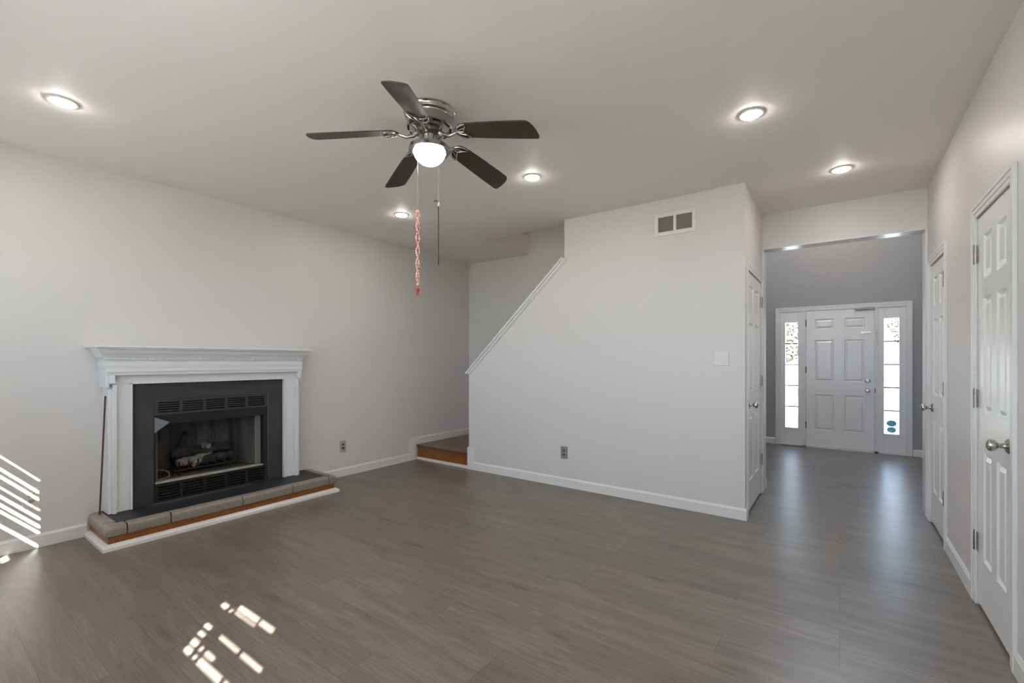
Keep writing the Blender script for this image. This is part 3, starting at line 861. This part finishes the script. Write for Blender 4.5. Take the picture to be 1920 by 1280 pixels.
# gas log set
lg = thing('gas_log_set', 'charred gas logs stacked on a black grate inside the firebox', 'log set', (-4.63, 1.65, .32))
def log(p0, p1, r, name, m__, seedv):
    rnd = random.Random(seedv); a = Vector(p0); b = Vector(p1); n = 12; pts = []; rs = []
    for k in range(n + 1):
        t = k / n; p = a.lerp(b, t) + Vector((rnd.uniform(-1, 1), rnd.uniform(-1, 1), rnd.uniform(-1, 1))) * r * .12
        pts.append(p); rs.append(r * (1 + rnd.uniform(-.14, .14)) * (.8 if k in (0, n) else 1))
    mbx = MB(); mbx.tube(pts, rs, 12); return mbx.build(name, m__, lg, smooth=True)
log((-4.66, 1.42, .49), (-4.66, 1.88, .50), .050, 'log', M_char, 1)
log((-4.58, 1.44, .42), (-4.62, 1.67, .435), .036, 'log', M_ash, 2)
log((-4.57, 1.63, .415), (-4.60, 1.88, .43), .036, 'log', M_char, 3)
log((-4.55, 1.55, .385), (-4.64, 1.72, .46), .022, 'log', M_ash, 4)
log((-4.70, 1.50, .52), (-4.73, 1.56, .66), .022, 'branch', M_char, 5)
log((-4.64, 1.66, .535), (-4.60, 1.69, .525), .026, 'knot', M_ash, 6)
m_ = MB()
for k in range(7):
    y = 1.44 + k * .07
    m_.tube([(-4.52, y, .445), (-4.53, y, .38), (-4.56, y, .370), (-4.72, y, .370), (-4.75, y, .44)], .007, 6)
m_.tube([(-4.56, 1.41, .362), (-4.56, 1.89, .362)], .008, 6); m_.tube([(-4.70, 1.41, .362), (-4.70, 1.89, .362)], .008, 6)
for y in (1.45, 1.85):
    for x in (-4.56, -4.70): m_.tube([(x, y, .362), (x, y, .3185)], .007, 6)
m_.build('grate', M_black, lg)
m_ = MB(); m_.tube([(-4.50, 1.29, .325), (-4.50, 1.34, .33), (-4.50, 1.365, .345), (-4.50, 1.36, .375), (-4.51, 1.33, .395), (-4.53, 1.29, .40)], .004, 8); m_.build('gas_pipe', M_ash, lg)

# rod leaning on the mantel leg
m_ = MB(); m_.tube([(-4.398, .908, HZ + .006), (-4.402, .9405, 1.035)], .0055, 10)
tag(m_.build('fireplace_rod', M_poker, smooth=True), 'thin dark red rod leaning against the left leg of the mantel', 'rod')

# ------------------------------------------------------------------ recessed ceiling lights
def recessed(x, y, label, first=[None]):
    if first[0] is None:
        r = thing('recessed_light', label, 'ceiling light', (x, y, H), 'recessed ceiling lights')
        a = MB(); a.lathe([(.052, -.001), (.052, -.005), (.058, -.008), (.066, -.006), (.069, -.0005), (.052, -.0005)], (x, y, H), (0, 0, 1), 40, close=False); a.build('trim_ring', M_trim, r, smooth=True)
        a = MB(); a.lathe([(0, -.017), (.028, -.0165), (.044, -.014), (.050, -.010), (.052, -.004)], (x, y, H), (0, 0, 1), 40, close=False); a.build('lens', M_lens, r, smooth=True)
        first[0] = r; return r
    r = first[0].copy(); C.objects.link(r); r.location = (x, y, H); r['label'] = label
    for ch in first[0].children:
        c = ch.copy(); C.objects.link(c); c.parent = r; c.location = ch.location
    return r
recessed(-3.52, .57, 'round recessed ceiling light, leftmost, above the fireplace side of the room')
recessed(-1.963, 2.977, 'round recessed ceiling light just right of the ceiling fan, before the stair wall')
recessed(-3.52, 2.984, 'round recessed ceiling light farthest from the camera, near the stair corner')
recessed(-.42, 2.97, 'round recessed ceiling light in front of the air vent wall end')
recessed(.013, 4.223, 'round recessed ceiling light in the short hall before the front door')
recessed(-.42, .57, 'round recessed ceiling light over the camera side near the right wall')
recessed(-1.963, .57, 'round recessed ceiling light behind the ceiling fan, above the camera')

# fill light added out of view to brighten the stairwell
r_ = recessed(-2.0, 4.68, 'unseen round fill light added at the top of the stairwell'); r_.location = (-3.15, 4.68, 5.2)
M_lens_fill = emis('fill_lamp_lens', (1.0, 0.94, 0.88, 1), LAMP_L * 1.7)
for ch in r_.children:
    if ch.name.startswith('lens'): ch.data = ch.data.copy(); ch.data.materials[0] = M_lens_fill
pg = thing('foyer_fill_light', 'unseen warm globe added high in the entry hall as fill light', 'fill light', (-.1, 6.75, FH))  # globe added out of view to warm and brighten the foyer
mb = MB(); mb.lathe([(.13 * math.sin(PI * k / 14), -.13 * math.cos(PI * k / 14)) for k in range(15)], (-.1, 6.75, 3.45), (0, 0, 1), 24, close=False)
mb.build('fill_globe', emis('fill_globe_glow', (1.0, .78, .56, 1), 42.0), pg, smooth=True)
mb = MB(); mb.tube([(-.1, 6.75, 3.585), (-.1, 6.75, FH)], .006, 8); mb.build('fill_globe_cord', M_cordblack, pg)
# ------------------------------------------------------------------ ceiling fan
FXc, FYc = -1.934, 1.847
fan = thing('ceiling_fan', 'brushed nickel hugger ceiling fan with five dark walnut blades and a lit glass bowl', 'ceiling fan', (FXc, FYc, H))
c0 = (FXc, FYc, H)
mb = MB(); mb.lathe([(.146, 0), (.148, -.008), (.142, -.014), (.140, -.022), (.146, -.027), (.144, -.034), (.131, -.040), (.129, -.046)], c0, (0, 0, 1), 64)
mb.build('ceiling_canopy', M_nickelb, fan, smooth=True)
mb = MB(); mb.lathe([(.128, -.046), (.128, -.088), (.130, -.091), (.127, -.095), (.110, -.112), (.085, -.122), (.060, -.124), (.0, -.124)], c0, (0, 0, 1), 64, close=False)
mb.build('motor_housing', M_nickelb, fan, smooth=True)
for k in range(10):
    mb = MB()
    a = 2 * PI * (k + .3) / 10; pts = []
    for j in range(7):
        b_ = a - .18 + .36 * j / 6; pts.append((FXc + .1215 * math.cos(b_), FYc + .1215 * math.sin(b_), H - .1035))
    mb.tube(pts, .0058, 6)
    mb.build('vent_slot', M_dark, fan)
mb = MB(); mb.lathe([(.0, -.124), (.074, -.124), (.076, -.134), (.060, -.140), (.040, -.142), (.038, -.150), (.038, -.192), (.046, -.197), (.070, -.200), (.104, -.204), (.117, -.210), (.119, -.222), (.119, -.231), (.116, -.235), (.098, -.236), (.097, -.230), (.0, -.228)], c0, (0, 0, 1), 64, close=False)
mb.build('light_fitter', M_nickelb, fan, smooth=True)
mb = MB(); prof = [(.092 * math.cos(t), -.230 - .082 * math.sin(t)) for t in [i * PI / 2 / 14 for i in range(15)]]; prof[-1] = (0, prof[-1][1])
mb.lathe(prof, c0, (0, 0, 1), 48, close=False); mb.build('glass_bowl', M_bowl, fan, smooth=True)
DR, PT = math.radians(10.0), math.radians(13)
def bp(phi, r, w_, dz_=0):
    er = Vector((math.cos(phi), math.sin(phi), 0)); et = Vector((-math.sin(phi), math.cos(phi), 0))
    z = 2.606 - math.tan(DR) * (r - .17) - math.tan(PT) * w_ + dz_
    return Vector((FXc, FYc, 0)) + er * r + et * w_ + Vector((0, 0, z))
out = [(.186, .0), (.189, .020), (.198, .036), (.215, .049), (.250, .057), (.330, .0610), (.430, .0650), (.540, .0680), (.630, .0690), (.646, .0675), (.654, .060), (.657, .045), (.655, .010), (.648, -.022), (.636, -.048), (.624, -.063), (.612, -.0675),
       (.540, -.0680), (.430, -.0655), (.330, -.0610), (.250, -.0560), (.215, -.048), (.198, -.036), (.189, -.020)]
for i in range(5):
    phi = math.radians(50.25 + 180 + 72 * i)
    mb = MB(); lo = [mb.bm.verts.new(bp(phi, r, w_, -.003)) for r, w_ in out]; hi = [mb.bm.verts.new(bp(phi, r, w_, .003)) for r, w_ in out]
    mb.face(lo); mb.face(hi)
    for k in range(len(out)): mb.face([lo[k], lo[(k + 1) % len(out)], hi[(k + 1) % len(out)], hi[k]])
    bl = mb.build('blade', M_blade, fan, bevel=.0015)
    mb = MB()
    mb.tube([Vector((FXc + .066 * math.cos(phi), FYc + .066 * math.sin(phi), H - .130)), bp(phi, .095, 0, -.024), bp(phi, .130, 0, -.030), bp(phi, .160, 0, -.018), bp(phi, .182, 0, -.008)], [.013, .012, .010, .009, .008], 10)
    arc = [bp(phi, .275 - .096 * math.cos(t), .053 * math.sin(t) * 1.12, -.009) for t in [math.radians(-80 + 160 * k / 16) for k in range(17)]]
    mb.tube(arc, [.0035 + .0045 * math.sin(PI * k / 16) for k in range(17)], 8)
    inner = [bp(phi, .232 + .028 * abs(math.sin(t * 1.0)) - .012 * math.cos(t), .046 * math.sin(t), -.008) for t in [math.radians(-80 + 160 * k / 16) for k in range(17)]]
    mb.tube(inner, .0042, 8)
    mb.tube([bp(phi, .18, 0, -.009), bp(phi, .225, 0, -.009)], .0045, 8)
    for sg in (-1, 1): mb.tube([bp(phi, .19, .010 * sg, -.009), bp(phi, .212, .020 * sg, -.009), bp(phi, .236, .028 * sg, -.008)], .0040, 8)
    mb.build('blade_iron', M_nickel, bl, smooth=True)
# pull chains
a_ = math.radians(YAW); lat = Vector((math.cos(a_), math.sin(a_), 0)); dep = Vector((-math.sin(a_), math.cos(a_), 0))
fc = Vector((FXc, FYc, 0))
pl = fc + lat * -.084 + dep * .075; pr_ = fc + lat * .069 - dep * .092
def chain(p, z0, z1, r=.0013):
    mb = MB(); n_ = int((z0 - z1) / .012)
    mb.tube([(p.x, p.y, z0), (p.x, p.y, z1)], r, 6)
    for k in range(n_): mb.lathe([(0, -.0022), (.0022, 0), (0, .0022)], (p.x, p.y, z0 - k * .012), (0, 0, 1), 6)
    return mb.build('pull_chain', M_nickel, fan)
chain(pl, 2.515, 2.185); chain(pr_, 2.515, 2.195)
# red and white braided pull
mb = MB()
for s_ in (0, PI):
    pts = []
    for k in range(49):
        t = k / 48; z = 2.200 - t * .450
        r_ = .006 + .0035 * math.sin(t * PI); an = s_ + t * 2 * PI * 3.0
        pts.append((pl.x + r_ * math.cos(an), pl.y + r_ * math.sin(an), z))
    mb.tube(pts, .0052, 8)
ro = thing('pull_cord', 'red and white braided cord hanging from the left fan chain', 'pull cord', (pl.x, pl.y, 1.70))
mb.build('braided_strands', M_cord, ro, smooth=True)
mb = MB(); mb.lathe([(0, -.014), (.009, -.008), (.011, 0), (.007, .010), (0, .014)], (pl.x, pl.y, 1.722), (0, 0, 1), 12)
for k in range(5): mb.tube([(pl.x, pl.y, 1.714), (pl.x + .006 * math.cos(k * 1.3), pl.y + .006 * math.sin(k * 1.3), 1.692)], .0018, 5)
mb.build('tassel_knot', M_red, ro, smooth=True)
mb = MB(); mb.lathe([(0, -.010), (.006, -.005), (.007, 0), (.004, .008), (0, .010)], (pl.x - .006, pl.y, 2.178), (0, 0, 1), 10); mb.build('chain_connector', M_hinge, ro, smooth=True)
ro = thing('pull_cord', 'thin black cord with a clear bead hanging from the right fan chain', 'pull cord', (pr_.x, pr_.y, 1.84))
mb = MB(); mb.tube([(pr_.x - .003, pr_.y, 2.182), (pr_.x - .0035, pr_.y, 2.0), (pr_.x - .003, pr_.y, 1.835)], .0030, 8)
for z in (2.05, 1.94, 1.85): mb.lathe([(0, -.006), (.0045, 0), (0, .006)], (pr_.x - .003, pr_.y, z), (0, 0, 1), 8)
pts = [pr_ + lat * x_ + Vector((0, 0, z_)) for x_, z_ in ((.004, 2.178), (.001, 2.196), (-.005, 2.190), (-.013, 2.198), (-.020, 2.197), (-.026, 2.190))]
mb.tube(pts, .0026, 8); mb.build('cord', M_cordblack, ro, smooth=True)
mb = MB(); mb.lathe([(0, -.016), (.007, -.012), (.008, -.002), (.004, .010), (.002, .014), (0, .014)], (pr_.x + .001, pr_.y, 2.178), (0, 0, 1), 14); o = mb.build('bead', M_plate_w, ro, smooth=True); o['label'] = 'clear teardrop bead'

# ------------------------------------------------------------------ wall fittings
frs = ((0, YS, 0), (1, 0, 0), (0, 0, 1), (0, -1, 0))
v = thing('air_vent', 'white return air grille high on the stair wall', 'vent', (-1.18, YS, 2.416))
mb = MB(*frs)
holed(mb, -1.358, -1.002, 2.416, 2.618, 0, .008, [(-1.326, -1.193, 2.452, 2.584), (-1.168, -1.034, 2.452, 2.584)])
mb.build('vent_frame', M_trim, v, bevel=.003)
mb = MB(*frs); mb.lbox(-1.33, -1.03, 2.448, 2.588, .0005, .0015); mb.build('vent_back', M_ventback, v)
mb = MB(*frs)
for a, b in ((-1.326, -1.193), (-1.168, -1.034)):
    for k in range(16):
        z = 2.4535 + k * .0083; P = mb.P
        mb.quadbox([P(a, z, .0065), P(b, z, .0065), P(b, z + .004, .002), P(a, z + .004, .002), P(a, z + .0012, .0072), P(b, z + .0012, .0072), P(b, z + .0052, .003), P(a, z + .0052, .003)])
mb.build('louver', M_louver, v)

s_ = thing('light_switch', 'white double rocker light switch on the stair wall near the hall corner', 'light switch', (-.80, YS, 1.252))
mb = MB(*frs); mb.frustum(-.858, -.739, 1.254, 1.376, 0, .006, .004); mb.build('switch_plate', M_plate_w, s_)
for u in (-.823, -.774):
    mb = MB(*frs); mb.frame(u - .018, u + .018, 1.280, 1.350, .002, .006, .0075); P = mb.P
    mb.quadbox([P(u - .016, 1.282, .005), P(u + .016, 1.282, .005), P(u + .016, 1.348, .005), P(u - .016, 1.348, .005), P(u - .016, 1.282, .010), P(u + .016, 1.282, .010), P(u + .016, 1.348, .0065), P(u - .016, 1.348, .0065)])
    mb.build('rocker', M_plate_w, s_)

def outlet(fr_, u, z, m_pl, m_rc, label, w2=.040, h2=.063):
    base = Vector(fr_[0]) + Vector(fr_[1]) * u + Vector((0, 0, z - h2))
    o = thing('wall_outlet', label, 'outlet', base, 'wall outlets')
    mb = MB(*fr_); mb.frustum(u - w2, u + w2, z - h2, z + h2, 0, .006, .003); mb.build('cover_plate', m_pl, o)
    for dz_ in (-.020, .020):
        mb = MB(*fr_); pts = [(u + .0165 * math.cos(2 * PI * k / 20), z + dz_ + max(-.0125, min(.0125, .0165 * math.sin(2 * PI * k / 20)))) for k in range(20)]
        mb.prism(pts, .005, .0085, lambda p, a: mb.P(p[0], p[1], a)); rc = mb.build('receptacle', m_rc, o)
        mb = MB(*fr_)
        for du in (-.006, .006): mb.lbox(u + du - .0013, u + du + .0013, z + dz_ - .002, z + dz_ + .007, .0084, .009)
        mb.lathe([(.0026, 0), (.0026, .0006)], mb.P(u, z + dz_ - .007, .0084), fr_[3], 10)
        mb.build('slots', M_slot, rc)
    return o
frl = ((XL, 0, 0), (0, 1, 0), (0, 0, 1), (1, 0, 0))
M_rc_d = mat('dark_receptacle', (0.10, 0.095, 0.088, 1), .5); M_rc_c = mat('cream_receptacle', (0.40, 0.38, 0.33, 1), .4)
outlet(frs, -2.298, .351, M_plate, M_rc_d, 'grey wall outlet low on the stair wall')
outlet(frl, 2.992, .337, M_plate_l, M_rc_d, 'light grey wall outlet between the fireplace and the stairs')
outlet(frl, .577, .349, M_plate_c, M_rc_c, 'cream wall outlet left of the fireplace in the striped sunlight', .043, .066)

rg = thing('floor_register', 'brown floor register in front of the left sidelight', 'floor vent', (-.60, 8.05, 0))
mb = MB(); mb.box(-.745, -.455, 8.03, 8.105, 0.0005, .004); mb.build('register_frame', M_seam, rg)
mb = MB()
for k in range(18): mb.box(-.735 + k * .0155, -.728 + k * .0155, 8.040, 8.095, .004, .0046)
mb.build('register_slots', M_dark, rg)

# ------------------------------------------------------------------ outdoors, seen through the sidelights
mb = MB(); mb.box(-30, 30, -30, 45, -.40, -.15); struct(mb.build('ground', M_ground))
mb = MB(); mb.box(-1.6, 1.6, YD + .16, YD + 2.2, -.149, -.02); struct(mb.build('porch_floor', M_conc))
mb = MB(); mb.box(-7, 3.5, YD + 6, YD + 13, -.149, -.10); struct(mb.build('driveway', M_conc))
hs = thing('neighbour_house', 'pale sided house across the street seen through the sidelight', 'house', (-6, 30, -.15))
mb = MB(); mb.box(-13, 0.5, 28, 34, -.15, 3.0); mb.build('wall', M_siding, hs)
mb = MB(); mb.prism([(-13.4, 3.0), (.9, 3.0), (-6.2, 6.0)], 27.6, 34.4, lambda p, a: (p[0], a, p[1])); mb.build('roof', M_roof, hs)
for x in (-11, -8, -3.5, -1.5):
    mb = MB(); mb.box(x, x + 1.0, 27.95, 28.05, 1.0, 2.2); mb.build('window', M_dark, hs)
def tree(x, y, hgt, label, sd):
    rnd = random.Random(sd); t = thing('tree', label, 'tree', (x, y, -.15), 'trees in front of the house')
    mb = MB(); mb.tube([(x, y, -.15), (x + .05, y, hgt * .45), (x - .05, y + .1, hgt * .9)], [.14, .10, .03], 8)
    for k in range(9):
        a = rnd.uniform(0, 6.28); z = hgt * rnd.uniform(.3, .75); L_ = rnd.uniform(.7, 1.4)
        mb.tube([(x, y, z), (x + L_ * .5 * math.cos(a), y + L_ * .5 * math.sin(a), z + .5), (x + L_ * math.cos(a), y + L_ * math.sin(a), z + .8)], [.04, .025, .01], 6)
    mb.build('trunk', M_bark, t)
    mb = MB()
    for k in range(2600):
        a = rnd.uniform(0, 6.28); u = rnd.uniform(-1, 1); rr = rnd.uniform(.4, 1) ** .5 * 1.5
        p = Vector((x + rr * math.cos(a) * math.sqrt(1 - u * u), y + rr * math.sin(a) * math.sqrt(1 - u * u), hgt * .62 + u * hgt * .36))
        n_ = Vector((rnd.uniform(-1, 1), rnd.uniform(-1, 1), rnd.uniform(-1, 1))).normalized(); e1 = n_.orthogonal().normalized() * .06; e2 = n_.cross(e1)
        mb.face([mb.bm.verts.new(p + e1), mb.bm.verts.new(p + e2), mb.bm.verts.new(p - e1), mb.bm.verts.new(p - e2)])
    mb.build('foliage', M_leaf, t)
tree(-1.75, YD + 9.0, 4.6, 'leafy tree outside seen through the left sidelight', 3)
tree(2.9, YD + 14.0, 5.0, 'leafy tree outside seen through the right sidelight', 4)
